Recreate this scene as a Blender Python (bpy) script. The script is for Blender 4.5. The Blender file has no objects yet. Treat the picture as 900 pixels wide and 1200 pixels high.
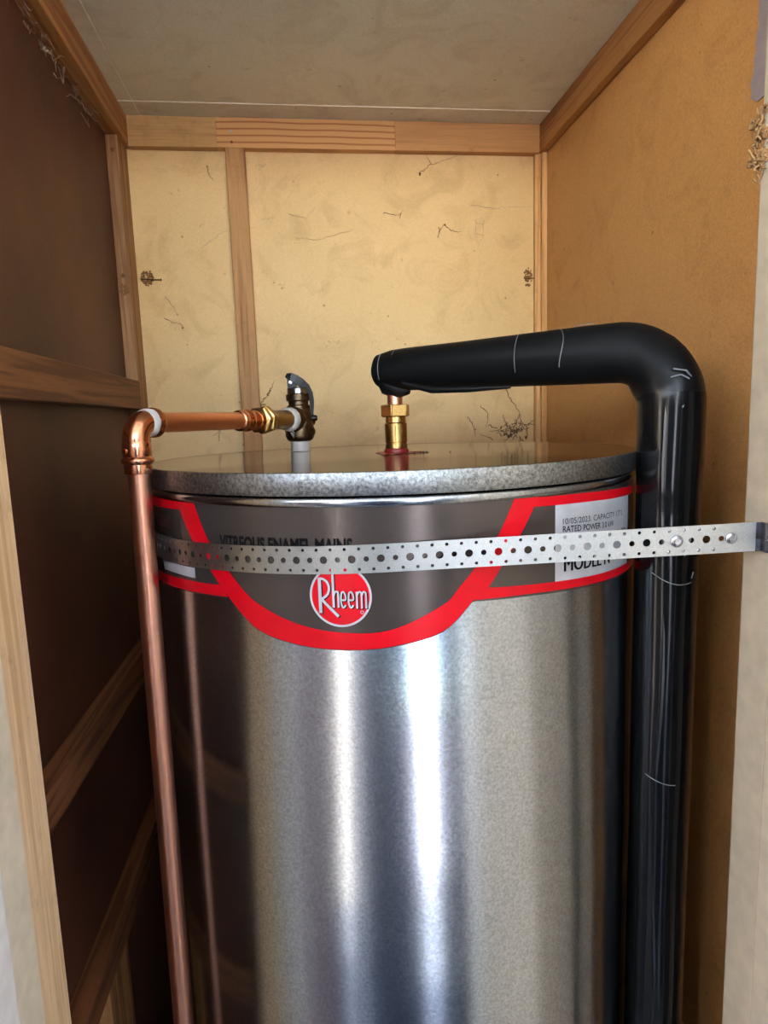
import bpy, bmesh, math, random
from mathutils import Vector, Matrix
random.seed(7)
C = bpy.context.scene.collection
S = bpy.context.scene
ZC = 1.5                                   # eye height; heights below are often written relative to it
PI = math.pi

# ------------------------------------------------------------------ camera
F_PX = 760.2
rt = Vector((0.99129537, -0.12724163, -0.03380911)); up = Vector((0.05120175, 0.13600796, 0.98938376)); fw = Vector((0.12129249, 0.98250262, -0.14133905))
cam_d = bpy.data.cameras.new('camera'); cam = bpy.data.objects.new('camera', cam_d); C.objects.link(cam)
m = Matrix((( rt.x, up.x, -fw.x), (rt.y, up.y, -fw.y), (rt.z, up.z, -fw.z))).to_4x4(); m.translation = Vector((0, 0, ZC))
cam.matrix_world = m
cam_d.sensor_fit = 'VERTICAL'; cam_d.sensor_height = 36.0; cam_d.lens = 36.0 * F_PX / 1200.0
cam_d.clip_start = 0.01; cam_d.clip_end = 200
S.camera = cam
# ------------------------------------------------------------------ sky, sun, exposure
w = bpy.data.worlds.new('sky'); S.world = w; w.use_nodes = True
nt = w.node_tree; bg = nt.nodes['Background']
sky = nt.nodes.new('ShaderNodeTexSky'); sky.sky_type = 'NISHITA'; sky.sun_disc = False
sky.sun_elevation = math.radians(38); sky.sun_rotation = math.radians(20); sky.air_density = 1.0; sky.dust_density = 2.5; sky.ozone_density = 1.0
tint = nt.nodes.new('ShaderNodeMix'); tint.data_type = 'RGBA'; tint.blend_type = 'MULTIPLY'; tint.inputs[0].default_value = 1
tint.inputs[7].default_value = (1.0, .84, .70, 1)           # the camera's white balance
nt.links.new(sky.outputs[0], tint.inputs[6]); nt.links.new(tint.outputs[2], bg.inputs[0]); bg.inputs[1].default_value = 0.75
sun_d = bpy.data.lights.new('sun', 'SUN'); sun = bpy.data.objects.new('sun', sun_d); C.objects.link(sun)
sun_d.energy = 5.0; sun_d.angle = math.radians(2); sun_d.color = (1, .93, .82)
sun.rotation_euler = Vector((-.55, -.16, -.80)).to_track_quat('-Z', 'Y').to_euler()     # high from the right, slightly behind the cupboard: no direct sun gets in
S.view_settings.view_transform = 'Standard'; S.view_settings.look = 'None'; S.view_settings.gamma = 1; S.view_settings.use_curve_mapping = False
S.view_settings.exposure = 3.06

# ------------------------------------------------------------------ materials
def new_mat(name):
    mt = bpy.data.materials.new(name); mt.use_nodes = True
    return mt, mt.node_tree, mt.node_tree.nodes['Principled BSDF']
def N(t, kind, **kw):
    n = t.nodes.new(kind)
    for k, v in kw.items():
        if k in n.inputs: n.inputs[k].default_value = v
        else: setattr(n, k, v)
    return n
def coords(t, scale=(1, 1, 1), rot=(0, 0, 0)):
    tc = t.nodes.new('ShaderNodeTexCoord'); mp = t.nodes.new('ShaderNodeMapping')
    mp.inputs['Scale'].default_value = scale; mp.inputs['Rotation'].default_value = rot
    t.links.new(tc.outputs['Object'], mp.inputs[0]); return mp.outputs[0]
def ramp(t, fac, stops):
    r = t.nodes.new('ShaderNodeValToRGB'); e = r.color_ramp.elements
    while len(e) < len(stops): e.new(.5)
    for i, (p, c) in enumerate(stops): e[i].position = p; e[i].color = (*c, 1) if len(c) == 3 else c
    t.links.new(fac, r.inputs[0]); return r.outputs[0]
def mixc(t, a, b, fac, mode='MIX'):
    n = t.nodes.new('ShaderNodeMix'); n.data_type = 'RGBA'; n.blend_type = mode
    for sock, v in ((n.inputs[0], fac), (n.inputs[6], a), (n.inputs[7], b)):
        if hasattr(v, 'links'): t.links.new(v, sock)
        elif isinstance(v, (int, float)): sock.default_value = v
        else: sock.default_value = (*v, 1)
    return n.outputs[2]
def bump(t, b, h, strength=.3, dist=.002):
    n = t.nodes.new('ShaderNodeBump'); n.inputs['Strength'].default_value = strength; n.inputs['Distance'].default_value = dist
    t.links.new(h, n.inputs['Height']); t.links.new(n.outputs[0], b.inputs['Normal'])
def plain(name, col, rough=.5, metal=0, coat=0, spec=None):
    mt, t, b = new_mat(name)
    v = coords(t, (1, 1, 1)); n = N(t, 'ShaderNodeTexNoise', Scale=60.0, Detail=4.0); t.links.new(v, n.inputs[0])
    t.links.new(ramp(t, n.outputs[0], [(.3, tuple(c * .9 for c in col)), (.7, tuple(min(1, c * 1.08) for c in col))]), b.inputs['Base Color'])
    b.inputs['Roughness'].default_value = rough; b.inputs['Metallic'].default_value = metal; b.inputs['Coat Weight'].default_value = coat
    if spec is not None: b.inputs['Specular IOR Level'].default_value = spec
    return mt
def wood(name, pale, dark, axis, period=90.0, contrast=1.0, rough=.62):
    """timber with grain lines running along the axis 0/1/2"""
    mt, t, b = new_mat(name)
    sc = [period] * 3; sc[axis] = period * .035
    v = coords(t, tuple(sc))
    big = N(t, 'ShaderNodeTexNoise', Scale=.55, Detail=3.0, Distortion=.6); t.links.new(v, big.inputs[0])
    mul = N(t, 'ShaderNodeMath', operation='MULTIPLY'); mul.inputs[1].default_value = 22; t.links.new(big.outputs[0], mul.inputs[0])
    sn = N(t, 'ShaderNodeMath', operation='SINE'); t.links.new(mul.outputs[0], sn.inputs[0])
    mr = N(t, 'ShaderNodeMapRange'); mr.inputs[1].default_value = -1; mr.inputs[2].default_value = 1; t.links.new(sn.outputs[0], mr.inputs[0])
    base = ramp(t, mr.outputs[0], [(.0, pale), (.62, tuple(p + (d - p) * .35 * contrast for p, d in zip(pale, dark))), (.95, tuple(p + (d - p) * contrast for p, d in zip(pale, dark)))])
    fine = N(t, 'ShaderNodeTexNoise', Scale=6.0, Detail=5.0, Roughness=.7); t.links.new(v, fine.inputs[0])
    c2 = mixc(t, base, ramp(t, fine.outputs[0], [(.35, (.62, .58, .55)), (.65, (1, 1, 1))]), .55, 'MULTIPLY')
    vs = coords(t, (1, 1, 1)); st = N(t, 'ShaderNodeTexNoise', Scale=26.0, Detail=6.0, Roughness=.75); t.links.new(vs, st.inputs[0])
    c3 = mixc(t, c2, ramp(t, st.outputs[0], [(.3, (.45, .38, .32)), (.44, (1, 1, 1))]), .4, 'MULTIPLY')
    t.links.new(c3, b.inputs['Base Color']); b.inputs['Roughness'].default_value = rough
    bump(t, b, fine.outputs[0], .35, .0008)
    return mt
def stripes(name, pale, dark):
    mt, t, b = new_mat(name); v = coords(t, (3, 3, 3)); n = N(t, 'ShaderNodeTexNoise', Scale=1.2, Detail=2.0); t.links.new(v, n.inputs[0])
    sx = t.nodes.new('ShaderNodeSeparateXYZ'); t.links.new(coords(t), sx.inputs[0])
    a = N(t, 'ShaderNodeMath', operation='MULTIPLY_ADD'); a.inputs[1].default_value = 2 * PI / .0108; t.links.new(sx.outputs[2], a.inputs[0])
    m2 = N(t, 'ShaderNodeMath', operation='MULTIPLY'); m2.inputs[1].default_value = 9; t.links.new(n.outputs[0], m2.inputs[0]); t.links.new(m2.outputs[0], a.inputs[2])
    sn = N(t, 'ShaderNodeMath', operation='SINE'); t.links.new(a.outputs[0], sn.inputs[0])
    t.links.new(ramp(t, sn.outputs[0], [(.0, pale), (.45, pale), (.95, dark)]), b.inputs['Base Color']); b.inputs['Roughness'].default_value = .6
    return mt
def board(name, a, bcol, speck=.5, rough=.6, fine_scale=420.0, stain=(.5, .42, .34)):
    """hardboard or fibre sheet: slow mottling, fine fibre, dirt specks"""
    mt, t, b = new_mat(name); v = coords(t)
    n1 = N(t, 'ShaderNodeTexNoise', Scale=3.2, Detail=5.0, Roughness=.6); t.links.new(v, n1.inputs[0])
    base = ramp(t, n1.outputs[0], [(.3, a), (.7, bcol)])
    n2 = N(t, 'ShaderNodeTexNoise', Scale=fine_scale, Detail=2.0); t.links.new(v, n2.inputs[0])
    c = mixc(t, base, ramp(t, n2.outputs[0], [(.3, (.50, .48, .46)), (.7, (1.0, 1.0, 1.0))]), speck, 'MULTIPLY')
    n3 = N(t, 'ShaderNodeTexNoise', Scale=38.0, Detail=7.0, Roughness=.72); t.links.new(v, n3.inputs[0])
    c = mixc(t, c, ramp(t, n3.outputs[0], [(.27, stain), (.36, (1, 1, 1))]), .8, 'MULTIPLY')
    n4 = N(t, 'ShaderNodeTexNoise', Scale=11.0, Detail=6.0, Roughness=.65, Distortion=1.2); t.links.new(v, n4.inputs[0])
    c = mixc(t, c, ramp(t, n4.outputs[0], [(.33, (.78, .72, .66)), (.5, (1, 1, 1))]), .6, 'MULTIPLY')
    vo = N(t, 'ShaderNodeTexVoronoi', Scale=24.0); t.links.new(v, vo.inputs[0])
    c = mixc(t, c, ramp(t, vo.outputs[0], [(.035, (.3, .22, .16)), (.06, (1, 1, 1))]), .8, 'MULTIPLY')
    t.links.new(c, b.inputs['Base Color']); b.inputs['Roughness'].default_value = rough
    bump(t, b, n2.outputs[0], .15, .0004)
    return mt
def metal(name, col, rough=.25, aniso=0.0, speck=.0, sscale=700.0, bumpy=0.0, var=(.85, 1.1), stretch=(1, 1, 1), rot=0.0, wave=0.0):
    mt, t, b = new_mat(name); v = coords(t, stretch)
    n = N(t, 'ShaderNodeTexNoise', Scale=sscale, Detail=3.0, Roughness=.7); t.links.new(v, n.inputs[0])
    c = ramp(t, n.outputs[0], [(.32, tuple(x * (1 - speck) for x in col)), (.68, tuple(min(1, x * (1 + speck * .5)) for x in col))])
    t.links.new(c, b.inputs['Base Color']); b.inputs['Metallic'].default_value = 1
    n2 = N(t, 'ShaderNodeTexNoise', Scale=12.0, Detail=4.0); t.links.new(v, n2.inputs[0])
    mr = N(t, 'ShaderNodeMapRange'); mr.inputs[3].default_value = rough * var[0]; mr.inputs[4].default_value = rough * var[1]
    t.links.new(n2.outputs[0], mr.inputs[0]); t.links.new(mr.outputs[0], b.inputs['Roughness'])
    if aniso:
        b.inputs['Anisotropic'].default_value = aniso; b.inputs['Anisotropic Rotation'].default_value = rot
        tg = t.nodes.new('ShaderNodeTangent'); tg.direction_type = 'RADIAL'; tg.axis = 'Z'; t.links.new(tg.outputs[0], b.inputs['Tangent'])
    if bumpy: bump(t, b, n.outputs[0], bumpy, .0005)
    return mt

M = {}
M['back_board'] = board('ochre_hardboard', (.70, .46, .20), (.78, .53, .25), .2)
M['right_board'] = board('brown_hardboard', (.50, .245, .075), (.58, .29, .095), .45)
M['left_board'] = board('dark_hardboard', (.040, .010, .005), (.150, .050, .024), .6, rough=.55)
M['ceiling'] = board('grey_fibre_sheet', (.70, .68, .56), (.78, .76, .64), .3, fine_scale=500.0)
M['bead'] = plain('pale_joint_bead', (.9, .86, .72), .5)
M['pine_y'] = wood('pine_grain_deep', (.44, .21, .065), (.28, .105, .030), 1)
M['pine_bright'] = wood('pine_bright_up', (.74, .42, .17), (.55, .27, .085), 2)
M['pine_left'] = wood('pine_shaded_noggin', (.25, .098, .036), (.12, .040, .014), 1)  # pine darkened to carry the shade on the left wall
M['pine_corner'] = wood('pine_corner_stud', (.42, .21, .085), (.25, .105, .035), 2)
M['pine_z'] = wood('pine_grain_up', (.50, .255, .090), (.30, .115, .034), 2)
M['pine_pale'] = wood('pine_pale_across', (.60, .345, .125), (.42, .20, .06), 0, 60, .7)
M['pine_stripe'] = stripes('pine_striped_across', (.64, .33, .115), (.40, .13, .03))
M['pine_smooth'] = wood('pine_smooth_across', (.60, .30, .105), (.46, .19, .055), 0, 34, .7)
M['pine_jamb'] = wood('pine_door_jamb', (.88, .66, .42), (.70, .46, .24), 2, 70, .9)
M['paint_beige'] = plain('beige_paint', (.36, .31, .23), .42)
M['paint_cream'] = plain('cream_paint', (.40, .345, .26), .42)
M['paint_light'] = plain('light_beige_paint', (.74, .68, .56), .42)
M['door_paint'] = plain('door_leaf_paint', (.66, .61, .50), .45)
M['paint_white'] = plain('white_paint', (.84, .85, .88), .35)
M['steel_body'] = metal('galvanised_steel', (.41, .44, .475), .15, .85, .30, 380.0, .06)
M['steel_lid'] = metal('galvanised_lid_top', (.31, .25, .19), .095, 0, .08, 90.0, 0)
M['steel_skirt'] = metal('galvanised_skirt', (.36, .38, .38), .42, 0, .62, 330.0, .7)
M['steel_strap'] = metal('zinc_strap', (.48, .50, .485), .38, 0, .14, 700.0, .2)
M['zinc'] = metal('bright_zinc', (.48, .50, .54), .2, 0, .1)
M['zinc_dark'] = metal('dulled_zinc', (.17, .18, .21), .24, 0, .2)
M['nipple'] = metal('brown_brass', (.34, .21, .075), .28, 0, .2)
M['copper'] = metal('copper_pipe', (.74, .37, .25), .33, 0, .04, 120.0, 0)
M['copper_fit'] = metal('copper_fitting', (.80, .36, .21), .20, 0, .2, 160.0, .08)
M['brass'] = metal('brass', (.62, .42, .16), .25, 0, .2, 300.0, .1)
M['brass_dull'] = metal('aged_brass_body', (.15, .105, .062), .36, 0, .3, 200.0, .15)
M['dark_steel'] = plain('dark_lever_steel', (.010, .007, .005), .3, spec=.22)
M['ptfe'] = plain('white_thread_tape', (.58, .58, .56), .45)
M['collar'] = plain('white_plastic_collar', (.50, .48, .45), .4)
M['red_seal'] = plain('red_seal', (.20, .008, .010), .4)
M['black_dirt'] = plain('black_crumbs', (.012, .010, .010), .7)
M['web'] = plain('dusty_web', (.17, .085, .035), .9)
M['web_pale'] = plain('pale_dusty_web', (.34, .24, .17), .9)
M['mud'] = plain('dried_mud', (.20, .095, .030), .95)
M['nail'] = metal('rusty_nail', (.18, .09, .045), .6)
M['silver_nail'] = metal('nail_head', (.45, .47, .48), .35)
M['fluff'] = plain('torn_timber_fibre', (.24, .13, .05), .9)
M['patch'] = plain('lilac_primer', (.27, .22, .235), .7)
M['concrete'] = board('yard_concrete', (.13, .15, .18), (.18, .20, .235), .3, .8, 300.0)
M['render_wall'] = plain('rendered_wall', (.52, .50, .46), .8)
M['blue_wall'] = plain('pale_blue_render', (.36, .44, .58), .8)
M['navy'] = plain('navy_plastic', (.030, .050, .100), .5)
M['blocker_grey'] = plain('grey_blocker', (.075, .06, .075), .7)  # for the added panel that blocks light beside the cupboard
# printed wrap: thin ink film over steel
mt, t, b = new_mat('grey_print'); M['print_grey'] = mt
v = coords(t, (60, 60, 900)); n = N(t, 'ShaderNodeTexNoise', Scale=1.0, Detail=3.0); t.links.new(v, n.inputs[0])
b.inputs['Base Color'].default_value = (.092, .076, .069, 1); b.inputs['Metallic'].default_value = .5; b.inputs['Roughness'].default_value = .22; b.inputs['Specular IOR Level'].default_value = .2
b.inputs['Coat Weight'].default_value = .1; b.inputs['Coat Roughness'].default_value = .1; bump(t, b, n.outputs[0], .18, .0006)
mt, t, b = new_mat('red_print'); M['print_red'] = mt
v = coords(t); n = N(t, 'ShaderNodeTexNoise', Scale=30.0, Detail=2.0); t.links.new(v, n.inputs[0])
t.links.new(ramp(t, n.outputs[0], [(.3, (.66, .002, .011)), (.7, (.74, .004, .016))]), b.inputs['Base Color'])
b.inputs['Roughness'].default_value = .3; b.inputs['Specular IOR Level'].default_value = .25
M['print_white'] = plain('white_print', (.50, .52, .56), .3)
M['print_black'] = plain('black_print', (.006, .006, .007), .7, spec=.05)
M['print_edge'] = plain('maroon_print_edge', (.05, .02, .02), .4)
# black vinyl tape over pipe lagging
mt, t, b = new_mat('black_vinyl_tape'); M['vinyl'] = mt
v = coords(t, (5, 5, 1.4)); n = N(t, 'ShaderNodeTexNoise', Scale=3.0, Detail=3.0, Roughness=.5, Distortion=.4); t.links.new(v, n.inputs[0])
b.inputs['Base Color'].default_value = (.004, .0045, .005, 1); b.inputs['Roughness'].default_value = .15; b.inputs['Specular IOR Level'].default_value = .36
sx = t.nodes.new('ShaderNodeSeparateXYZ'); t.links.new(coords(t), sx.inputs[0])      # the run over the lid is dull foam, the riser is glossy tape
mr = N(t, 'ShaderNodeMapRange'); mr.inputs[1].default_value = 1.500; mr.inputs[2].default_value = 1.545; mr.inputs[3].default_value = .13; mr.inputs[4].default_value = .50
t.links.new(sx.outputs[2], mr.inputs[0]); t.links.new(mr.outputs[0], b.inputs['Roughness'])
mr = N(t, 'ShaderNodeMapRange'); mr.inputs[1].default_value = 1.500; mr.inputs[2].default_value = 1.545; mr.inputs[3].default_value = .36; mr.inputs[4].default_value = .12
t.links.new(sx.outputs[2], mr.inputs[0]); t.links.new(mr.outputs[0], b.inputs['Specular IOR Level'])
bump(t, b, n.outputs[0], .05, .005)
M['crease'] = plain('stretched_tape_crease', (.22, .23, .24), .4)

# ------------------------------------------------------------------ builders
def link(name, bm, mat, parent=None, smooth=False, label=None):
    me = bpy.data.meshes.new(name); bmesh.ops.recalc_face_normals(bm, faces=bm.faces); bm.to_mesh(me); bm.free()
    me.materials.append(M[mat] if isinstance(mat, str) else mat)
    if smooth:
        me.polygons.foreach_set('use_smooth', [True] * len(me.polygons))
        me.set_sharp_from_angle(angle=math.radians(40))
    o = bpy.data.objects.new(name, me); C.objects.link(o)
    if parent: o.parent = parent
    if label: o['label'] = label
    return o
def tag(o, label, cat=None, group=None, kind=None):
    o['label'] = label
    if cat: o['category'] = cat
    if group: o['group'] = group
    if kind: o['kind'] = kind
    return o
def root(name, label, cat, group=None, kind=None):
    o = bpy.data.objects.new(name, None); C.objects.link(o); o.empty_display_size = .02
    return tag(o, label, cat, group, kind)
def box(bm, x0, x1, y0, y1, z0, z1, bev=.0, dz=ZC):
    r = bmesh.ops.create_cube(bm, size=1)
    for vv in r['verts']:
        vv.co = Vector((x0 + (vv.co.x + .5) * (x1 - x0), y0 + (vv.co.y + .5) * (y1 - y0), dz + z0 + (vv.co.z + .5) * (z1 - z0)))
    if bev:
        es = list({e for vv in r['verts'] for e in vv.link_edges})
        bmesh.ops.bevel(bm, geom=es, offset=bev, segments=2, affect='EDGES', profile=.6)
def bx(name, mat, x0, x1, y0, y1, z0, z1, bev=.0012, parent=None, dz=ZC, label=None):
    bm = bmesh.new(); box(bm, x0, x1, y0, y1, z0, z1, bev, dz); return link(name, bm, mat, parent, False, label)
def frame_of(d):
    d = Vector(d).normalized(); a = Vector((0, 0, 1)) if abs(d.z) < .9 else Vector((1, 0, 0))
    u = d.cross(a).normalized(); return u, d.cross(u).normalized(), d
def lathe(bm, prof, origin, axis=(0, 0, 1), seg=40, sides=None, twist=0.0, caps=True):
    """profile of (radius, distance along axis)"""
    u, vv, d = frame_of(axis); o = Vector(origin); rings = []
    n = sides or seg
    for r, h in prof:
        if r < 1e-6: rings.append([bm.verts.new(o + d * h)]); continue
        rings.append([bm.verts.new(o + d * h + (u * math.cos(2 * PI * k / n + twist) + vv * math.sin(2 * PI * k / n + twist)) * r) for k in range(n)])
    for a, b2 in zip(rings, rings[1:]):
        for k in range(n):
            k2 = (k + 1) % n
            if len(a) == 1 and len(b2) == 1: continue
            if len(a) == 1: bm.faces.new((a[0], b2[k], b2[k2]))
            elif len(b2) == 1: bm.faces.new((a[k], b2[0], a[k2]))
            else: bm.faces.new((a[k], b2[k], b2[k2], a[k2]))
    for rr in (rings[0], rings[-1]):
        if len(rr) > 2 and caps: bm.faces.new(rr)
def turned(name, mat, prof, origin, axis=(0, 0, 1), parent=None, seg=40, label=None, sides=None, twist=0.0):
    bm = bmesh.new(); lathe(bm, prof, origin, axis, seg, sides, twist); return link(name, bm, mat, parent, True, label)
def hexnut(name, mat, r, h0, h1, origin, axis, parent, twist=0.0, bore=None):
    bm = bmesh.new(); c = r * .07
    lathe(bm, [(r * .86, h0), (r, h0 + c), (r, h1 - c), (r * .86, h1)], origin, axis, sides=6, twist=twist)
    es = [e for e in bm.edges if abs((e.verts[0].co - e.verts[1].co).normalized().dot(Vector(axis).normalized())) > .95]
    bmesh.ops.bevel(bm, geom=es, offset=r * .06, segments=2, affect='EDGES')
    return link(name, bm, mat, parent, True)
def sweep(bm, pts, radii, n=24, caps=True, squash=None):
    pts = [Vector(p) for p in pts]; rings = []; d0 = (pts[1] - pts[0]).normalized(); u, _, _ = frame_of(d0)
    for i, p in enumerate(pts):
        d = (pts[min(i + 1, len(pts) - 1)] - pts[max(i - 1, 0)]).normalized()
        u = (u - d * u.dot(d)).normalized(); vv = d.cross(u); r = radii[i] if hasattr(radii, '__len__') else radii
        rings.append([bm.verts.new(p + (u * math.cos(2 * PI * k / n) + vv * math.sin(2 * PI * k / n)) * (r(k / n) if callable(r) else r)) for k in range(n)])
    for a, b2 in zip(rings, rings[1:]):
        for k in range(n): bm.faces.new((a[k], b2[k], b2[(k + 1) % n], a[(k + 1) % n]))
    if caps: bm.faces.new(rings[0]); bm.faces.new(rings[-1])
    return rings
def bend_path(p0, corner, p1, rad, seg=14, dens=.02):
    """straight - arc - straight"""
    p0, c, p1 = Vector(p0), Vector(corner), Vector(p1); a = (p0 - c).normalized(); b2 = (p1 - c).normalized()
    ang = a.angle(b2); tl = rad / math.tan(ang / 2); s, e = c + a * tl, c + b2 * tl
    bis = (a + b2).normalized(); o = c + bis * (rad / math.sin(ang / 2))
    out = []; L = (s - p0).length; k = max(2, int(L / dens))
    out += [p0.lerp(s, i / k) for i in range(k)]
    va, vb = s - o, e - o
    th = va.angle(vb); ax = va.cross(vb).normalized()
    for i in range(seg + 1): out.append(o + Matrix.Rotation(th * i / seg, 3, ax) @ va)
    L = (p1 - e).length; k = max(2, int(L / dens)); out += [e.lerp(p1, i / k) for i in range(1, k + 1)]
    return out

# ------------------------------------------------------------------ the setting
XL, XR, YB, ZT = -.298, .487, 1.268, .535
def structure(o, label, cat=None): return tag(o, label, cat, None, 'structure')
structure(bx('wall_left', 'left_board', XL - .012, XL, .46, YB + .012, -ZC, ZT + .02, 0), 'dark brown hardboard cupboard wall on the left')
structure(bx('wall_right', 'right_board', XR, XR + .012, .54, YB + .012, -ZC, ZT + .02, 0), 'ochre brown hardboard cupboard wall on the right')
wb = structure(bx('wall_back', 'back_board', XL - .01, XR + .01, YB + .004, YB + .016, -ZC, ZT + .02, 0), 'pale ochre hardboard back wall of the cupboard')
bx('panel', 'back_board', XL - .005, -.0905, YB, YB + .004, -ZC, .52, .0004, wb)
bx('panel', 'back_board', -.0895, XR + .005, YB, YB + .004, -ZC, .52, .0004, wb)
ce = structure(bx('ceiling', 'ceiling', XL - .02, XR + .02, .47, YB + .02, ZT + .004, ZT + .016, 0), 'grey beige fibre sheet ceiling with pale joint beads')
for (x0, x1, y0, y1) in ((XL, -.2485, .48, 1.198), (-.2465, XR, .48, 1.198), (XL, -.2485, 1.2, YB), (-.2465, XR, 1.2, YB)):
    bx('panel', 'ceiling', x0, x1, y0, y1, ZT, ZT + .004, .0006, ce)
bx('joint_bead', 'bead', -.2482, -.2468, .48, YB, ZT - .0008, ZT + .003, 0, ce)
bx('joint_bead', 'bead', XL, XR, 1.1982, 1.1998, ZT - .0010, ZT + .003, 0, ce)
structure(bx('floor', 'concrete', -3.5, 3.5, -6, YB + .02, -.05, 0, 0, None, 0), 'grey concrete floor running out into the yard')

# battens and studs
top = structure(root('trim_1', 'horizontal pine batten across the top of the back wall, joined from three lengths', None), 'horizontal pine batten across the top of the back wall')
bx('timber_length', 'pine_pale', -.272, -.1201, 1.25, YB, .485, ZT, .0010, top)
bx('timber_length', 'pine_stripe', -.1201, .198, 1.25, YB, .485, ZT, .0010, top)
bx('timber_length', 'pine_smooth', .198, .472, 1.25, YB, .485, ZT, .0010, top)
structure(bx('trim_2', 'pine_y', XL, -.271, .48, YB - .001, .486, ZT, .0015), 'pine batten along the top of the dark left wall')
structure(bx('trim_3', 'pine_y', .4715, XR, .56, YB - .001, .487, ZT, .0015), 'brown pine batten along the top of the ochre right wall')
structure(bx('trim_4', 'pine_z', -.107, -.0730, 1.25, YB, -ZC, .485, .0012), 'upright pine stud on the back wall behind the relief valve')
structure(bx('trim_5', 'pine_corner', XL, -.2783, 1.206, YB, -ZC, .486, .0012), 'upright pine stud in the back left corner')
s6 = structure(root('trim_6', 'upright pine stud in the back right corner', None), 'upright pine stud in the back right corner')
bx('timber_length', 'pine_bright', .4655, .4765, 1.258, YB, -ZC, .487, .0010, s6)
bx('timber_length', 'pine_bright', .4765, XR, 1.251, YB, -ZC, .487, .0010, s6)
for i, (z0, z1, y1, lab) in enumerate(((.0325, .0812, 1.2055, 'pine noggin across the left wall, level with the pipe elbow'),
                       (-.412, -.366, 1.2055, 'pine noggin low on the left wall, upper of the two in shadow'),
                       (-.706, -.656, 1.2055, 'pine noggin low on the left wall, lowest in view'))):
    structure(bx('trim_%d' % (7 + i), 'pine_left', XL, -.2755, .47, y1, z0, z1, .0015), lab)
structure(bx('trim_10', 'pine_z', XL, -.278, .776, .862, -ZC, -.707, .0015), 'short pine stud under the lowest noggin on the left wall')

# door opening: linings, architraves, outer wall, header
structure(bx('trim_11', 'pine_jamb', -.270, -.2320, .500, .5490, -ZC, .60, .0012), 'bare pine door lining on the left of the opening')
structure(bx('trim_12', 'paint_light', -.270, -.2312, .4600, .4996, -ZC, .60, .0015), 'beige painted door frame left of the bare pine')
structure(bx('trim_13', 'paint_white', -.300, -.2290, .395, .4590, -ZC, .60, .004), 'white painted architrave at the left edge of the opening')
j = structure(root('trim_14', 'beige painted door jamb on the right of the opening', None), 'beige painted door jamb on the right of the opening')
bx('jamb_board', 'paint_beige', .3865, .47, .4850, .5235, -ZC, .60, .0015, j)
bx('added_lining', 'paint_beige', .4250, .4865, .5240, .5760, -ZC, .48, .0010, j)  # unseen lining added for its beige reflection in the tank
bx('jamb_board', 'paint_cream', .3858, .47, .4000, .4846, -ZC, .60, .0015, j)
structure(bx('wall_front_left', 'render_wall', -1.4, -.272, .462, .549, -ZC, .95, 0), 'rendered outer wall left of the cupboard opening')
structure(bx('wall_front_right', 'render_wall', .472, 1.6, .45, .54, -ZC, .95, 0), 'rendered outer wall right of the cupboard opening')
structure(bx('wall_front_header', 'render_wall', -.272, .472, .46, .54, .602, .95, 0), 'rendered wall above the cupboard opening')
# open door leaf and yard, outside the frame but mirrored by the tank
d = structure(root('door_1', 'beige door leaf standing open to the right, outside the picture', None), 'beige painted cupboard door leaf swung open')
bx('door_leaf', 'door_paint',   .475, .505, -.46, .395, -1.48, .58, .003, d)
bx('hinge', 'zinc', .470, .476, .395, .402, -.6, -.5, .001, d)
structure(bx('shading_roof', 'paint_white', -1.5, 4.2, -1.6, .46, .85, .90, .0), 'added flat porch roof shading the cupboard door and yard, outside the picture')  # unseen roof added to block high sky and shade the near ground
structure(bx('wall_side', 'render_wall', -2.3, -2.2, -4.0, .45, 0, 2.3, 0, None, 0), 'rendered side wall of the yard')
structure(bx('wall_yard', 'blue_wall', -3.5, 3.5, -5.6, -5.5, 0, 1.9, 0, None, 0), 'rendered garden wall across the yard')

# ------------------------------------------------------------------ water heater
CX, CY, R = .1134, .8376, .2965
def cyl(phi, z, r=R):
    a = math.radians(phi); return Vector((CX + r * math.sin(a), CY - r * math.cos(a), ZC + z))
wh = root('water_heater', 'tall cylindrical galvanised steel hot water cylinder with red and grey printed band', 'water heater')
wh.location = (CX, CY, 0)
def wpart(name, bm, mat, smooth=False, label=None, parent=None):
    """parts are authored in world space, then moved under the heater (origin on its axis)"""
    for vv in bm.verts: vv.co -= Vector((CX, CY, 0))
    return link(name, bm, mat, parent or wh, smooth, label)
bm = bmesh.new(); lathe(bm, [(R - .01, .02), (R, .03), (R, ZC - .0735), (R - .004, ZC - .068)], (CX, CY, 0), seg=192); wpart('body', bm, 'steel_body', True)
bm = bmesh.new(); lathe(bm, [(R - .02, 0), (R - .02, .03)], (CX, CY, 0), seg=64); wpart('base_ring', bm, 'navy', True)
RL = .3005
bm = bmesh.new(); lathe(bm, [(R - .01, -.0735), (R + .0008, -.0735), (R + .0022, -.0718), (R + .0026, -.0696), (R + .0022, -.0672), (R + .0006, -.0655), (R - .01, -.0650)], (CX, CY, ZC), seg=192); wpart('rolled_bead', bm, 'steel_body', True)
bm = bmesh.new(); lathe(bm, [(RL - .006, -.0632), (RL - .0006, -.0636), (RL, -.0628), (RL, -.0450), (RL - .0006, -.0437), (RL - .0022, -.0432), (RL - .006, -.0460), (RL - .006, -.0632)], (CX, CY, ZC), seg=192, caps=False); wpart('lid_skirt', bm, 'steel_skirt', True, 'mottled zinc skirt of the lid')
bm = bmesh.new(); lathe(bm, [(0, -.0445), (RL - .010, -.0445), (RL - .006, -.0440), (RL - .0021, -.0431), (RL - .0016, -.0436), (RL - .0016, -.055), (0, -.055)], (CX, CY, ZC), seg=192); wpart('lid', bm, 'steel_lid', True)

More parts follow.
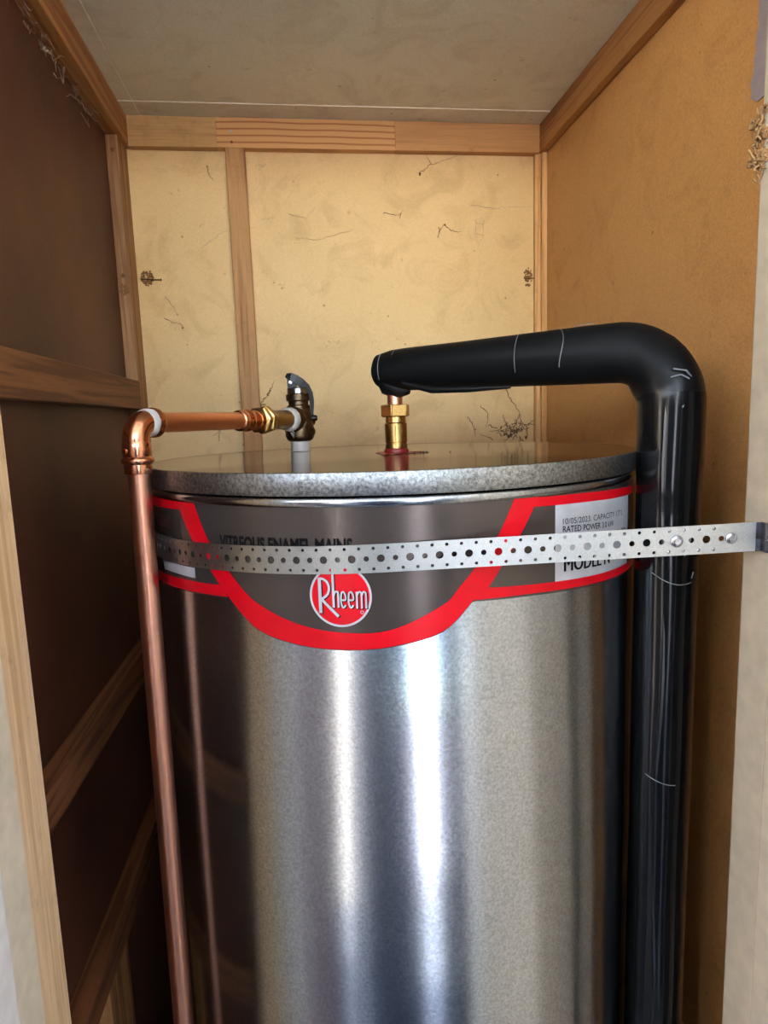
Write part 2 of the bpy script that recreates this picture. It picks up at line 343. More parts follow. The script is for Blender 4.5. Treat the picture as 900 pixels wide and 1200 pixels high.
def spline(pts, n):
    """Catmull-Rom through 2D points, n samples"""
    P = [pts[0]] + list(pts) + [pts[-1]]; out = []; segs = len(pts) - 1
    for i in range(n):
        t_ = i / (n - 1) * segs; k = min(int(t_), segs - 1); u = t_ - k
        p = P[k:k + 4]; out.append(tuple(.5 * (2 * p[1][c] + (p[2][c] - p[0][c]) * u + (2 * p[0][c] - 5 * p[1][c] + 4 * p[2][c] - p[3][c]) * u * u + (3 * p[1][c] - p[0][c] - 3 * p[2][c] + p[3][c]) * u ** 3) for c in (0, 1)))
    return out
def film(name, A, B, mat, lift, n=60, smooth_a=True, parent=None, label=None):
    """thin printed strip on the tank between two polylines of (phi, z)"""
    a = spline(A, n); b2 = spline(B, n); bm = bmesh.new(); m_ = 6
    rows_ = [[bm.verts.new(cyl(p + (q - p) * k / m_, z + (y - z) * k / m_, R + lift)) for (p, z), (q, y) in zip(a, b2)] for k in range(m_ + 1)]
    for va, vb in zip(rows_, rows_[1:]):
        for i in range(n - 1): bm.faces.new((va[i], va[i + 1], vb[i + 1], vb[i]))
    return wpart(name, bm, mat, True, label, parent)
OUT = [(-53.6, -.0728), (-49.2, -.1070), (-44.2, -.1345), (-40.2, -.1560), (-33.2, -.1868), (-24.7, -.1982), (-16.2, -.2008), (-8.3, -.1978), (.4, -.1863), (5.85, -.1608), (8.4, -.1515), (10.95, -.1345), (15.2, -.1040), (18.75, -.0735)]
INN = [(-47.4, -.0728), (-43.9, -.1064), (-39.4, -.1322), (-36.6, -.1470), (-32.7, -.1629), (-24.5, -.1793), (-16.0, -.1854), (-8.2, -.1825), (.5, -.1626), (3.2, -.1490), (5.8, -.1342), (8.0, -.1215), (10.85, -.1020), (13.7, -.0735)]
BL_T = [(-80, -.1590), (-66, -.1557), (-55, -.1530), (-41.0, -.1500)]; BL_B = [(-80, -.1700), (-66, -.1668), (-55, -.1640), (-39.6, -.1605)]
BR_T = [(8.1, -.1506), (18.6, -.1536), (35, -.1585), (51.5, -.1628), (62, -.1655)]; BR_B = [(5.9, -.1606), (18.6, -.1620), (35, -.1668), (51.5, -.1712), (62, -.174)]
# grey backing = everything above the lower outline
low = [(-80, -.1712)] + [(p, z - .0012) for p, z in BL_B[1:]] + [(p, z - .0012) for p, z in OUT[4:10]] + [(p, z - .0022) for p, z in BR_B[1:]]
n = 160; lows = []
for i in range(n):
    p = -80 + 142 * i / (n - 1)
    for (p0, z0), (p1, z1) in zip(low, low[1:]):
        if p0 <= p <= p1: break
    lows.append((p, z0 + (z1 - z0) * (p - p0) / (p1 - p0)))
bm = bmesh.new(); va = [bm.verts.new(cyl(p, -.0733, R + .0003)) for p, z in lows]; vb = [bm.verts.new(cyl(p, z, R + .0003)) for p, z in lows]
for i in range(n - 1): bm.faces.new((va[i], va[i + 1], vb[i + 1], vb[i]))
lab = wpart('printed_band', bm, 'print_grey', True, 'grey printed band with red edging')
film('red_swoop', OUT, INN, 'print_red', .0007, 120, parent=lab)
film('dark_outline', [(p, z - .0007) for p, z in OUT[3:10]], [(p, z + .002) for p, z in OUT[3:10]], 'print_edge', .00055, 60, parent=lab)
film('red_edging', BL_T, BL_B, 'print_red', .0006, 30, parent=lab)
film('red_edging', BR_T, BR_B, 'print_red', .0006, 40, parent=lab)
film('red_edging', [(-80, -.0740), (-66, -.0735), (-50, -.0728)], [(-80, -.0850), (-66, -.0838), (-51, -.0812)], 'print_red', .0006, 30, parent=lab)
film('red_edging', [(15, -.0735), (30, -.0752), (49.4, -.0790), (62, -.0805)], [(15, -.0818), (30, -.0840), (49.4, -.0880), (62, -.0897)], 'print_red', .0006, 40, parent=lab)
film('rating_plate', [(22.6, -.0826), (36, -.0850), (50.6, -.0880)], [(22.6, -.1548), (36, -.1590), (50.8, -.1630)], 'print_white', .0004, 30, parent=lab, label='white rating plate with black text')
film('blank_tag', [(-63.5, -.1398), (-56, -.1385), (-48.6, -.1378)], [(-62.8, -.1500), (-56, -.1488), (-48.6, -.1482)], 'print_white', .0008, 20, parent=lab, label='small blank white tag')
film('faint_tag', [(-66, -.091), (-60, -.0905), (-57.5, -.0905)], [(-66, -.104), (-60, -.1035), (-57.5, -.1035)], 'print_edge', .0006, 10, parent=lab)

def text_mesh(s, bold=0.0, space=1.0):
    cu = bpy.data.curves.new('t', 'FONT'); cu.body = s; cu.size = 1; cu.offset = bold; cu.space_character = space; cu.resolution_u = 3
    o = bpy.data.objects.new('t', cu); C.objects.link(o); dg = bpy.context.evaluated_depsgraph_get(); dg.update()
    me = bpy.data.meshes.new_from_object(o.evaluated_get(dg)); C.objects.unlink(o); bpy.data.objects.remove(o)
    vs = [tuple(v_.co) for v_ in me.vertices]; fs = [tuple(p.vertices) for p in me.polygons]; bpy.data.meshes.remove(me); return vs, fs
def wrap_text(name, s, p0, p1, zb0, zb1, h, mat, lift, bold=0.0, cap=.73):
    """text from phi p0 to p1, baseline zb0..zb1, capital height h"""
    vs, fs = text_mesh(s, bold); x0 = min(v_[0] for v_ in vs); x1 = max(v_[0] for v_ in vs); bm = bmesh.new()
    bv = []
    for x, y, _ in vs:
        u = (x - x0) / (x1 - x0); bv.append(bm.verts.new(cyl(p0 + (p1 - p0) * u, zb0 + (zb1 - zb0) * u + y / cap * h, R + lift)))
    for f in fs:
        try: bm.faces.new([bv[i] for i in f])
        except ValueError: pass
    return wpart(name, bm, mat, False, None, lab)
wrap_text('lettering', 'VITREOUS ENAMEL MAINS', -40.6, -14.4, -.1135, -.1128, .0125, 'print_black', .0008, .035)
wrap_text('lettering', '10/05/2023, CAPACITY 177 L', 24.4, 46.2, -.1018, -.1066, .0058, 'print_black', .0008, 0)
wrap_text('lettering', 'RATED POWER 3.0 kW', 24.4, 41.3, -.1092, -.1146, .0060, 'print_black', .0008, .012)
wrap_text('lettering', 'TESTED MAX. TD. C.', 30.0, 52.0, -.1215, -.1290, .0068, 'print_black', .0008, 0)
wrap_text('lettering', 'MODEL N', 24.7, 39.5, -.1468, -.1515, .0150, 'print_black', .0008, 0)
wrap_text('lettering', 'MODEL N', 24.95, 39.75, -.1468, -.1515, .0150, 'print_black', .0009, 0)
# logo
LC = (-16.85, -.1520); K = .0278 / 287
def lg(x, y): return (LC[0] + math.degrees((x - 393) * K / R), LC[1] - (y - 800) * K)
def disc(name, r0, r1, mat, lift):
    bm = bmesh.new(); n = 64; rings = []
    rr = [r0, r1] if r0 > 0 else [r1 * k / 5 for k in range(1, 6)]
    if r0 <= 0: c = bm.verts.new(cyl(*lg(393, 800), R + lift))
    for r in rr: rings.append([bm.verts.new(cyl(*lg(393 + r * math.cos(2 * PI * k / n), 800 + r * math.sin(2 * PI * k / n)), R + lift)) for k in range(n)])
    if r0 <= 0:
        for k in range(n): bm.faces.new((c, rings[0][k], rings[0][(k + 1) % n]))
    for a, b2 in zip(rings, rings[1:]):
        for k in range(n): bm.faces.new((a[k], a[(k + 1) % n], b2[(k + 1) % n], b2[k]))
    return wpart(name, bm, mat, True, None, lab)
disc('emblem_disc', 0, 275, 'print_red', .0009); disc('emblem_ring', 268, 288, 'print_white', .0011)
STROKES = [([(205, 632), (205, 960)], 30), ([(195, 640), (235, 640), (275, 668), (292, 720), (280, 775), (250, 808), (215, 828)], 22), ([(215, 826), (290, 905), (372, 988)], 26),
  ([(330, 480), (330, 905)], 22), ([(334, 790), (346, 762), (362, 756), (374, 775), (375, 905)], 18),
  ([(402, 832), (440, 832), (440, 785), (420, 757), (402, 785), (400, 860), (418, 905), (442, 880)], 16), ([(470, 832), (510, 832), (510, 785), (490, 757), (472, 785), (470, 860), (488, 905), (512, 880)], 16),
  ([(545, 755), (545, 912)], 18), ([(547, 790), (562, 760), (582, 762), (588, 790), (588, 912)], 16), ([(590, 790), (605, 758), (622, 764), (628, 790), (628, 912)], 16)]
def strokes(name, grow, dx, dy, mat, lift):
    bm = bmesh.new()
    for pts, wd in STROKES:
        wd = wd + grow; L = []; Rr = []
        if len(pts) > 2: pts = spline(pts, len(pts) * 4)
        for i, p in enumerate(pts):
            a = pts[max(i - 1, 0)]; c = pts[min(i + 1, len(pts) - 1)]; tx, ty = c[0] - a[0], c[1] - a[1]; l_ = math.hypot(tx, ty) or 1
            nx, ny = -ty / l_ * wd / 2, tx / l_ * wd / 2; e = (-grow / 2 if i == 0 else grow / 2 if i == len(pts) - 1 else 0)
            qx, qy = p[0] + dx + tx / l_ * e, p[1] + dy + ty / l_ * e
            L.append(bm.verts.new(cyl(*lg(qx + nx, qy + ny), R + lift))); Rr.append(bm.verts.new(cyl(*lg(qx - nx, qy - ny), R + lift)))
        for i in range(len(L) - 1): bm.faces.new((L[i], L[i + 1], Rr[i + 1], Rr[i]))
    return wpart(name, bm, mat, False, None, lab)
strokes('letter_shadow', 6, 7, 5, 'print_black', .0012); strokes('emblem_letters', 0, 0, 0, 'print_white', .0015)
bm = bmesh.new(); n = 16
ra = [bm.verts.new(cyl(*lg(588 + 16 * math.cos(2 * PI * k / n), 948 + 16 * math.sin(2 * PI * k / n)), R + .0012)) for k in range(n)]
rb = [bm.verts.new(cyl(*lg(588 + 11 * math.cos(2 * PI * k / n), 948 + 11 * math.sin(2 * PI * k / n)), R + .0012)) for k in range(n)]
for k in range(n): bm.faces.new((ra[k], ra[(k + 1) % n], rb[(k + 1) % n], rb[k]))
wpart('registered_mark', bm, 'print_white', False, None, lab)

# red seal round the centre outlet, star-shaped ribs
bm = bmesh.new(); n = 72; c = bm.verts.new((.1225, .838, ZC - .0442 + .0018)); ring = []; ring2 = []
for k in range(n):
    a = 2 * PI * k / n; r = .0225 + .0215 * max(0, math.cos(3 * a)) ** 3
    ring.append(bm.verts.new((.1225 + r * math.cos(a), .838 + r * math.sin(a), ZC - .0442 + .0003)))
    ring2.append(bm.verts.new((.1225 + r * .75 * math.cos(a), .838 + r * .75 * math.sin(a), ZC - .0442 + .0015)))
for k in range(n): bm.faces.new((c, ring2[k], ring2[(k + 1) % n])); bm.faces.new((ring2[k], ring[k], ring[(k + 1) % n], ring2[(k + 1) % n]))
wpart('outlet_seal', bm, 'red_seal', True, 'red seal around the centre outlet')

# ------------------------------------------------------------------ outlet fitting
LZ = ZC - .0444
f = root('outlet_fitting', 'brass nut and socket standing on the red seal at the centre of the lid', 'pipe fitting'); O = Vector((.1225, .838, LZ)); f.location = O
def at0(o_): 
    """move a part authored in world space under its root"""
    if o_.parent: o_.data.transform(Matrix.Translation(-o_.parent.location)) if o_.parent.type == 'EMPTY' else None
    return o_
at0(turned('red_washer', 'red_seal', [(.0160, .0018), (.0160, .0045), (.0145, .0068)], O, parent=f))
at0(turned('socket', 'brass', [(.0140, .0068), (.0143, .008), (.0143, .0125), (.0134, .0130), (.0134, .0140), (.0143, .0150), (.0145, .0385), (.0130, .0400), (.0128, .0470)], O, parent=f))
at0(hexnut('hex_nut', 'brass', .0192, .0470, .0630, O, (0, 0, 1), f, twist=PI / 2 + .13))
bm = bmesh.new(); sweep(bm, bend_path(O + Vector((0, 0, .062)), O + Vector((0, 0, .1065)), O + Vector((.05, -.037, .1065)), .020, 10, .01), .0098, 24)
at0(link('copper_bend', bm, 'copper', f, True, 'copper bend rising out of the nut'))
# crumbs of black dirt on the lid
CR = (('largest black dirt crumb right of the red seal on the lid', .1560, .829, .0016), ('small black dirt crumb touching the right tip of the red seal', .1520, .8285, .0011), ('black dirt crumb just right of the largest one', .1605, .8285, .0012),
      ('lone black dirt crumb on the lid well right of the brass outlet', .1900, .8220, .0011), ('dark crumb at the foot of the brass outlet', .1440, .8270, .0010))
for lb_, x, y, r0_ in CR:
    bm = bmesh.new(); bmesh.ops.create_icosphere(bm, subdivisions=1, radius=r0_)
    for vv in bm.verts: vv.co = Vector((vv.co.x * random.uniform(.8, 1.8), vv.co.y, vv.co.z * .45 * random.uniform(.8, 1.2)))
    bmesh.ops.translate(bm, verts=bm.verts, vec=(x, y, LZ + r0_ * .4))
    tag(link('dirt_crumb', bm, 'black_dirt'), lb_, 'dirt', 'dirt crumbs on the lid')

# ------------------------------------------------------------------ relief valve
V0 = Vector((-.0010, 1.0125, LZ)); rv = root('relief_valve', 'aged brass pressure relief valve with a lever, standing on a white collar on the lid', 'valve'); rv.location = V0
at0(turned('collar', 'collar', [(.0145, .0004), (.0148, .001), (.0148, .0150), (.0138, .0160)], V0, parent=rv, label='white plastic collar'))
at0(turned('valve_body', 'brass_dull', [(.0130, .0150), (.0155, .0155), (.0195, .0180), (.0218, .0230), (.0222, .0330), (.0215, .0420), (.0195, .0480), (.0185, .0560), (.0172, .0600), (.0172, .0660)], V0, parent=rv))
at0(turned('bonnet', 'brass_dull', [(.0160, .0655), (.0175, .0665), (.0175, .0690), (.0150, .0705), (.0150, .0755), (.0182, .0775), (.0185, .0860), (.0165, .0875)], V0, parent=rv))
at0(turned('silver_cap', 'zinc', [(.0145, .0873), (.0165, .0876), (.0165, .0950), (.0145, .0965), (0, .0967)], V0, parent=rv, label='bright silver cap under the lever'))
for k, (a, h) in enumerate(((-1.1, .040), (-.5, .030), (.3, .046))):
    at0(turned('boss', 'brass_dull', [(.006, .017), (.006, .0235), (.0045, .0245), (0, .0245)], V0 + Vector((0, 0, h)), (math.cos(a), math.sin(a), 0), parent=rv, seg=16))
at0(turned('drain_screw', 'dark_steel', [(.0045, .018), (.0045, .026), (.0032, .028), (0, .028)], V0 + Vector((0, 0, .050)), (1, -.1, 0), parent=rv, seg=16))
# lever: bent sheet ribbon, wide at the top and narrow at the tail
lev = [(-.0165, .1110, .004), (-.0140, .1130, .007), (-.010, .1125, .009), (-.002, .1085, .010), (.006, .1035, .010), (.0135, .0965, .009), (.0185, .0870, .0075), (.0205, .0760, .0060), (.0205, .0660, .0052), (.0195, .0540, .0048)]
bm = bmesh.new(); rows = []
for i, (x, z, hw) in enumerate(lev):
    a = lev[max(i - 1, 0)]; c = lev[min(i + 1, len(lev) - 1)]; tx, tz = c[0] - a[0], c[1] - a[1]; l_ = math.hypot(tx, tz); th_ = (.0025, .0050, .0062, .0066, .0062, .0054, .0042, .0034, .0028, .0024)[i]; nx, nz = -tz / l_ * th_, tx / l_ * th_
    rows.append([bm.verts.new(V0 + Vector(q)) for q in ((x + nx, -hw, z + nz), (x + nx, hw, z + nz), (x - nx, hw, z - nz), (x - nx, -hw, z - nz))])
for a, b2 in zip(rows, rows[1:]):
    for k in range(4): bm.faces.new((a[k], b2[k], b2[(k + 1) % 4], a[(k + 1) % 4]))
bm.faces.new(rows[0]); bm.faces.new(rows[-1]); bmesh.ops.recalc_face_normals(bm, faces=bm.faces)
bmesh.ops.bevel(bm, geom=bm.edges[:], offset=.0005, segments=1, affect='EDGES')
at0(link('lever', bm, 'dark_steel', rv, False, 'dark curved lift lever'))
bm = bmesh.new()
for s_ in (-1, 1):
    box(bm, -.0150, -.0005, s_ * .0065 - .0009, s_ * .0065 + .0009, .0950, .1130, .0006, 0)
bmesh.ops.translate(bm, verts=bm.verts, vec=V0); at0(link('lever_bracket', bm, 'dark_steel', rv))
at0(turned('pivot_pin', 'zinc', [(0, -.0092), (.0024, -.0090), (.0024, .0090), (0, .0092)], V0 + Vector((-.0105, 0, .1040)), (0, 1, 0), parent=rv, seg=16))
D = Vector((-.429, -.903, 0)).normalized(); VP_ = V0 + Vector((0, 0, .0490))
at0(turned('side_port', 'brass_dull', [(.0175, .010), (.0185, .016), (.0190, .026), (.0175, .0290), (.0150, .0292)], VP_, D, parent=rv))

# ------------------------------------------------------------------ copper discharge pipe (authored in world space)
EL = Vector((-.1625, .6745, VP_.z)); cp = root('copper_discharge_pipe', 'bare copper pipe from the relief valve, turning down the left side of the tank', 'pipe')
LEN = (EL - VP_).length; D = (EL - VP_).normalized()
bm = bmesh.new(); lathe(bm, [(.0150, .0275), (.0170, .0290), (.0176, .0330), (.0170, .0400), (.0155, .0425), (.0140, .0440)], VP_, D, 40)
for vv in bm.verts:
    vv.co += Vector((random.uniform(-1, 1), random.uniform(-1, 1), random.uniform(-1, 1))) * .0005
link('thread_tape', bm, 'ptfe', cp, True, 'white thread tape on the valve side port')
for (x, dz, l_) in ((.034, -.0195, .006), (.038, -.0190, .008), (.032, -.017, .005)):
    bm = bmesh.new(); p = VP_ + D * x + Vector((.003, -.004, dz)); sweep(bm, [p, p + Vector((.002, 0, -l_ * .5)), p + Vector((.0045, -.001, -l_))], [.0008, .0006, .0002], 6)
    link('tape_shred', bm, 'ptfe', cp, True)
turned('nipple', 'nipple', [(.0138, .040), (.0140, .044), (.0140, .1005), (.0150, .1015), (.0150, .104)], VP_, D, parent=cp)
hexnut('hex_nut', 'brass', .0198, .1030, .1155, VP_, D, cp, twist=.3)
hexnut('hex_nut', 'brass', .0188, .1160, .1270, VP_, D, cp, twist=.05)
turned('coupling', 'copper_fit', [(.0130, 0.1260), (.0132, 0.1290), (.0120, 0.1320), (.0120, 0.1350), (.0134, 0.1380), (.0134, 0.1430), (.0118, 0.1460), (.0118, 0.1530), (.0132, 0.1545), (.0146, 0.1570), (.0146, 0.1605), (.0130, 0.1635), (.0124, 0.1650), (.0124, 0.1710), (.0136, 0.1730), (.0136, 0.1760), (.0122, 0.1780), (.0111, 0.1785)], VP_, D, parent=cp)
turned('horizontal_run', 'copper', [(.0107, .172), (.0107, LEN - .026)], VP_, D, parent=cp)
rb = LEN - .022
turned('socket_bead', 'copper_fit', [(.0118, rb - .0115), (.0140, rb - .0110), (.0154, rb - .0085), (.0154, rb - .0055), (.0142, rb - .003), (.0136, rb)], VP_, D, parent=cp)
bm = bmesh.new(); lathe(bm, [(.0128, rb - .0022), (.0142, rb - .001), (.0143, rb + .0030), (.0138, rb + .0065), (.0128, rb + .0080)], VP_, D, 40)
for vv in bm.verts: vv.co += Vector((random.uniform(-1, 1), random.uniform(-1, 1), random.uniform(-1, 1))) * .0004
link('thread_tape', bm, 'ptfe', cp, True, 'white tape around the elbow socket')
bm = bmesh.new(); pe = VP_ + D * (rb + .006); pth = bend_path(pe, EL, EL + Vector((0, 0, -.030)), .0185, 14, .004); sweep(bm, pth, .0129, 32)
link('elbow', bm, 'copper_fit', cp, True, 'rounded copper elbow')
turned('elbow_socket', 'copper_fit', [(.0128, .018), (.0140, .021), (.0140, .0300), (.0132, .0330), (.0148, .0345), (.0160, .0362), (.0160, .0378), (.0148, .0395), (.0134, .0410), (.0136, .0430), (.0136, .0490), (.0131, .0500), (.0112, .0502)], EL, (0, 0, -1), parent=cp)
turned('dimple', 'copper_fit', [(.0030, 0), (.0030, .0015), (.0015, .0022), (0, .0022)], EL + Vector((-.0085, -.0108, -.027)), (-.62, -.78, 0), parent=cp, seg=12)
E2 = Vector((-.1705, .676, .0)); 
bm = bmesh.new(); sweep(bm, [EL + Vector((0, 0, -.045)), EL.lerp(E2, .25) , EL.lerp(E2, .5), EL.lerp(E2, .75), E2], .0108, 32); link('vertical_run', bm, 'copper', cp, True)

# ------------------------------------------------------------------ insulated pipe
ip = root('insulated_pipe', 'thick pipe lagged in glossy black tape, rising beside the tank and over its lid', 'pipe')
HZ = ZC + .0618; P0 = Vector((.1055, .8505, HZ)); PC = Vector((.3848, .6422, HZ)); P1 = Vector((.3825, .6432, .0))
path = bend_path(P0, PC, P1, .056, 18, .02); rad = []; acc = 0
tot = len(path)
for i, p in enumerate(path):
    acc += (p - path[i - 1]).length if i else 0
    r = .0322
    if acc < .34: r = .0262 + .0055 * min(1, acc / .30)
    if acc < .03: r *= (.80 + .20 * (acc / .03) ** .5)
    if .33 < acc < .46: r += .0010
    rad.append(r)
bm = bmesh.new(); extra0 = path[0] - (path[1] - path[0]).normalized() * .004
pp = [extra0] + path; rr = [rad[0] * .72] + rad
rings = sweep(bm, pp, rr, 40)
for ri, ring_ in enumerate(rings):
    for k, vv in enumerate(ring_):
        c_ = Vector(pp[ri]); dv = vv.co - c_; a = 2 * PI * k / 40
        lump = .018 * math.sin(3 * a + ri * .35) + .012 * math.sin(5 * a - ri * .5 + 1) + .02 * math.sin(2 * a + 1.3 + ri * .11) * 1
        if c_.z < ZC + .02: lump *= .3
        vv.co = c_ + dv * (1 + lump)
lag = link('lagging', bm, 'vinyl', ip, True)
# ragged tape mouth hanging over the copper bend
bm = bmesh.new(); sweep(bm, [(.1140, .842, HZ - .006), (.1190, .838, HZ - .019), (.128, .832, HZ - .027), (.139, .824, HZ - .0275)], [.016, .0165, .010, .004], 20); link('tape_mouth', bm, 'vinyl', ip, True)
bm = bmesh.new(); sweep(bm, [(.128, .806, HZ - .018), (.160, .784, HZ - .0285), (.20, .756, HZ - .0300), (.24, .728, HZ - .030)], [.003, .0045, .004, .002], 10); link('tape_edge', bm, 'vinyl', ip, True)
# long overlapped tape edge down the riser
def around(z, a, r=.0325, cx=.3843, cy=.6430): return Vector((cx + r * math.sin(a), cy - r * math.cos(a), ZC + z))
bm = bmesh.new(); pts = [around(.035 - .045 * k, -.62 - .10 * math.sin(k * .7), .0310 if k else .029) for k in range(34)]; sweep(bm, pts, [.0022 + .001 * math.sin(k) for k in range(34)], 8); link('tape_edge', bm, 'vinyl', ip, True)
def crease(pts, r=.00035):
    bm = bmesh.new(); sweep(bm, pts, r, 6); return link('crease', bm, 'crease', ip, True)
crease([around(-.168 - .008 * math.sin((k / 10) * 2.6) - .006 * k / 10, -.95 + 1.25 * k / 10, .0334) for k in range(11)], .00045)
crease([around(-.174 + .008 * k / 5, .30 + .02 * k, .0334) for k in range(5)], .00045)
crease([around(-.150 + .006 * k, .02 + .06 * k, .0334) for k in range(5)], .0004)
crease([around(-.147 + .006 * k, .10 + .05 * k, .0334) for k in range(4)], .0003)
crease([around(-.395 - .008 * math.sin(k / 8 * 1.6), -1.0 + .95 * k / 8, .0332) for k in range(9)], .00035)
U = (PC - P0).normalized(); Wd = U.cross(Vector((0, 0, 1))).normalized()
def onrun(s, a, r): return P0 + U * s + Wd * (r * math.cos(a)) + Vector((0, 0, r * math.sin(a)))
sgn = 1 if Wd.y < 0 else -1
Wd = Wd * sgn
crease([onrun(.232 + .012 * k / 12 + .006 * math.sin(k / 3), 1.35 - 1.75 * k / 12, .0326) for k in range(13)], .00045)
crease([onrun(.252 + .018 * (k / 6) ** 2, 1.1 + .35 * k / 6, .0332) for k in range(7)], .00035)
crease([onrun(.190, 1.2 - 1.7 * k / 8, .0314) for k in range(9)], .0003)
crease([onrun(.012, .9 - 1.4 * k / 6, .0262) for k in range(7)], .0004)
crease([onrun(.030, 1.0 - .35 * k / 4, .0272) for k in range(5)], .0003)
# wrinkles at the outer bend
for q in ([(.368, .612, HZ - .022), (.380, .6095, HZ - .024), (.392, .6135, HZ - .034), (.398, .616, HZ - .040)], [(.366, .6125, HZ - .030), (.375, .610, HZ - .028), (.384, .610, HZ - .032)], [(.386, .6105, HZ - .046), (.382, .6105, HZ - .052), (.378, .6105, HZ - .060)]):
    crease(q, .0009)

# ------------------------------------------------------------------ perforated strap
PITCH = .012625; HW = .0125; SP = Vector((.375, .500)); RS = .2986
_dx, _dy = SP.x - CX, SP.y - CY; PHT = math.atan2(_dx, -_dy) - math.acos(RS / math.hypot(_dx, _dy)); PH0 = math.degrees(PHT)      # where the straight run touches the tank
TP = Vector((CX + RS * math.sin(PHT), CY - RS * math.cos(PHT))); DIR = (TP - SP).normalized(); LST = (TP - SP).length
def strap_pt(s, wv, off=0.0):
    z = -.1095 - .0275 * s + wv
    if s >= LST:
        ph = math.radians(PH0) - (s - LST) / RS; return Vector((CX + (RS + off) * math.sin(ph), CY - (RS + off) * math.cos(ph), ZC + z))
    if s >= 0:
        p = SP + DIR * s; nrm = Vector((DIR.y, -DIR.x)); nrm = nrm if nrm.y < 0 else -nrm
        return Vector((p.x + nrm.x * off, p.y + nrm.y * off, ZC + z))
    # s < 0: folds back on to the jamb, then lies flat on it
    q = -s
    if q < .0090: p = Vector((.375 + q, .500 - q * .142)); return Vector((p.x, p.y - off, ZC - .1095 + wv))
    return Vector((.3845 - off, .4985 - (q - .009), ZC - .1095 + wv))
st = root('perforated_strap', 'perforated galvanised steel strap wrapped around the tank and fixed to the right jamb', 'strap')
bm = bmesh.new(); S0 = .0625
def cell(s0, w0, cs, cw, rad_, hw_s, hw_w, hole=True):
    """square cell with a round hole, 16 boundary points that match the neighbours"""
    sq = []; 
    for k in range(4):
        for i in range(4):
            u = -1 + i * .5
            sq.append([(u, -1), (1, u), (-u, 1), (-1, -u)][k])
    outer = [(cs + x * hw_s, cw + y * hw_w) for x, y in sq]
    if hole:
        inner = [(cs + rad_ * math.cos(math.atan2(y, x)), cw + rad_ * math.sin(math.atan2(y, x))) for x, y in sq]
        vo = [bm.verts.new(strap_pt(*p)) for p in outer]; vi = [bm.verts.new(strap_pt(*p)) for p in inner]
        for k in range(16): bm.faces.new((vo[k], vo[(k + 1) % 16], vi[(k + 1) % 16], vi[k]))
    else:
        vo = [bm.verts.new(strap_pt(*p)) for p in outer]; bm.faces.new(vo)
cells = 64
for k in range(-5, cells):
    s = S0 + k * PITCH
    big = (k % 2 == 0)
    solid = (k <= -4)
    if s < .004: continue
    cell(s, 0, s, 0, .0034 if big else .0024, PITCH / 2, .0055, not solid)
    for sg in (-1, 1):
        so = s + PITCH / 2
        cell(so, 0, so, sg * .0090, .0015, PITCH / 2, .0035, not solid)
bmesh.ops.remove_doubles(bm, verts=bm.verts, dist=.00005)
o = link('band', bm, 'steel_strap', st, False); sm = o.modifiers.new('thickness', 'SOLIDIFY'); sm.thickness = .0009; sm.offset = 0
# joined tail piece lying behind the band at the jamb end, and the lug screwed to the jamb
def ribbon(name, svals, off, mat, th=.0009, hw=HW):
    bm = bmesh.new(); a = [bm.verts.new(strap_pt(s, hw, off)) for s in svals]; b2 = [bm.verts.new(strap_pt(s, -hw, off)) for s in svals]
    for i in range(len(a) - 1): bm.faces.new((a[i], a[i + 1], b2[i + 1], b2[i]))
    o = link(name, bm, mat, st, False); sm = o.modifiers.new('thickness', 'SOLIDIFY'); sm.thickness = th; sm.offset = 0; return o
ribbon('band_end', [.0122, .006, 0, -.004, -.0082], -.0001, 'steel_strap')
ribbon('fixing_lug', [-.0042, -.0080, -.0092, -.0105, -.012, -.0135, -.017, -.035], .0006, 'zinc_dark')
def bolt(s, r, name='bolt', off=.0006, slot=True):
    p = strap_pt(s, 0, off); nrm = (strap_pt(s, 0, .01) - strap_pt(s, 0, 0)).normalized()
    b_ = turned(name, 'zinc', [(r, 0), (r, .0007), (r * .9, .0016), (r * .55, .0024), (r * .5, .0018), (0, .0017)], p, nrm, parent=st, seg=24)
    return b_
bolt(S0, .0054); bolt(.0165, .0050); bolt(-.0225, .0045, 'screw', .0012)
for s, wv in [(S0 + PITCH * (k + .5), sg * .009) for k in (-1, -2, -3, 0) for sg in (-1, 1)] + [(.0020, 0.0)]:
    p = strap_pt(s, wv, -.0009); nrm = (strap_pt(s, 0, .01) - strap_pt(s, 0, 0)).normalized()
    turned('rivet', 'zinc', [(.0013, 0), (.0013, .0008), (.0008, .0013), (0, .0014)], p, nrm, parent=st, seg=12)

# ------------------------------------------------------------------ small things on the walls
def thread(pts, r=.0004, wob=.001, n=10, ax='y'):
    out = []
    for a, b2 in zip(pts, pts[1:]):
        for i in range(n):
            u = i / n; p = Vector(a).lerp(Vector(b2), u) + Vector((random.uniform(-wob, wob), random.uniform(-wob * .1, wob * .1), random.uniform(-wob, wob))); out.append(p)
    out.append(Vector(pts[-1])); return out
def bw(x, z, y=YB - .0012): return (x, y, ZC + z)
def cobweb(lines, label, mat='web', r=.0005, blobs=()):
    bm = bmesh.new()
    for ln in lines:
        pts = thread([bw(*p) for p in ln], wob=.0016); k = len(pts); sweep(bm, pts, [r * (1 - .6 * i / k) * random.uniform(.6, 1.3) for i in range(k)], 5)
    for (x, z, rr_) in blobs:
        r_ = bmesh.ops.create_icosphere(bm, subdivisions=1, radius=rr_)
        for vv in r_['verts']: vv.co = Vector((vv.co.x * random.uniform(.8, 1.3), vv.co.y * .5, vv.co.z * random.uniform(.8, 1.8))) + Vector(bw(x, z))
    o = link('cobweb', bm, mat, None, True); tag(o, label, 'cobweb'); return o
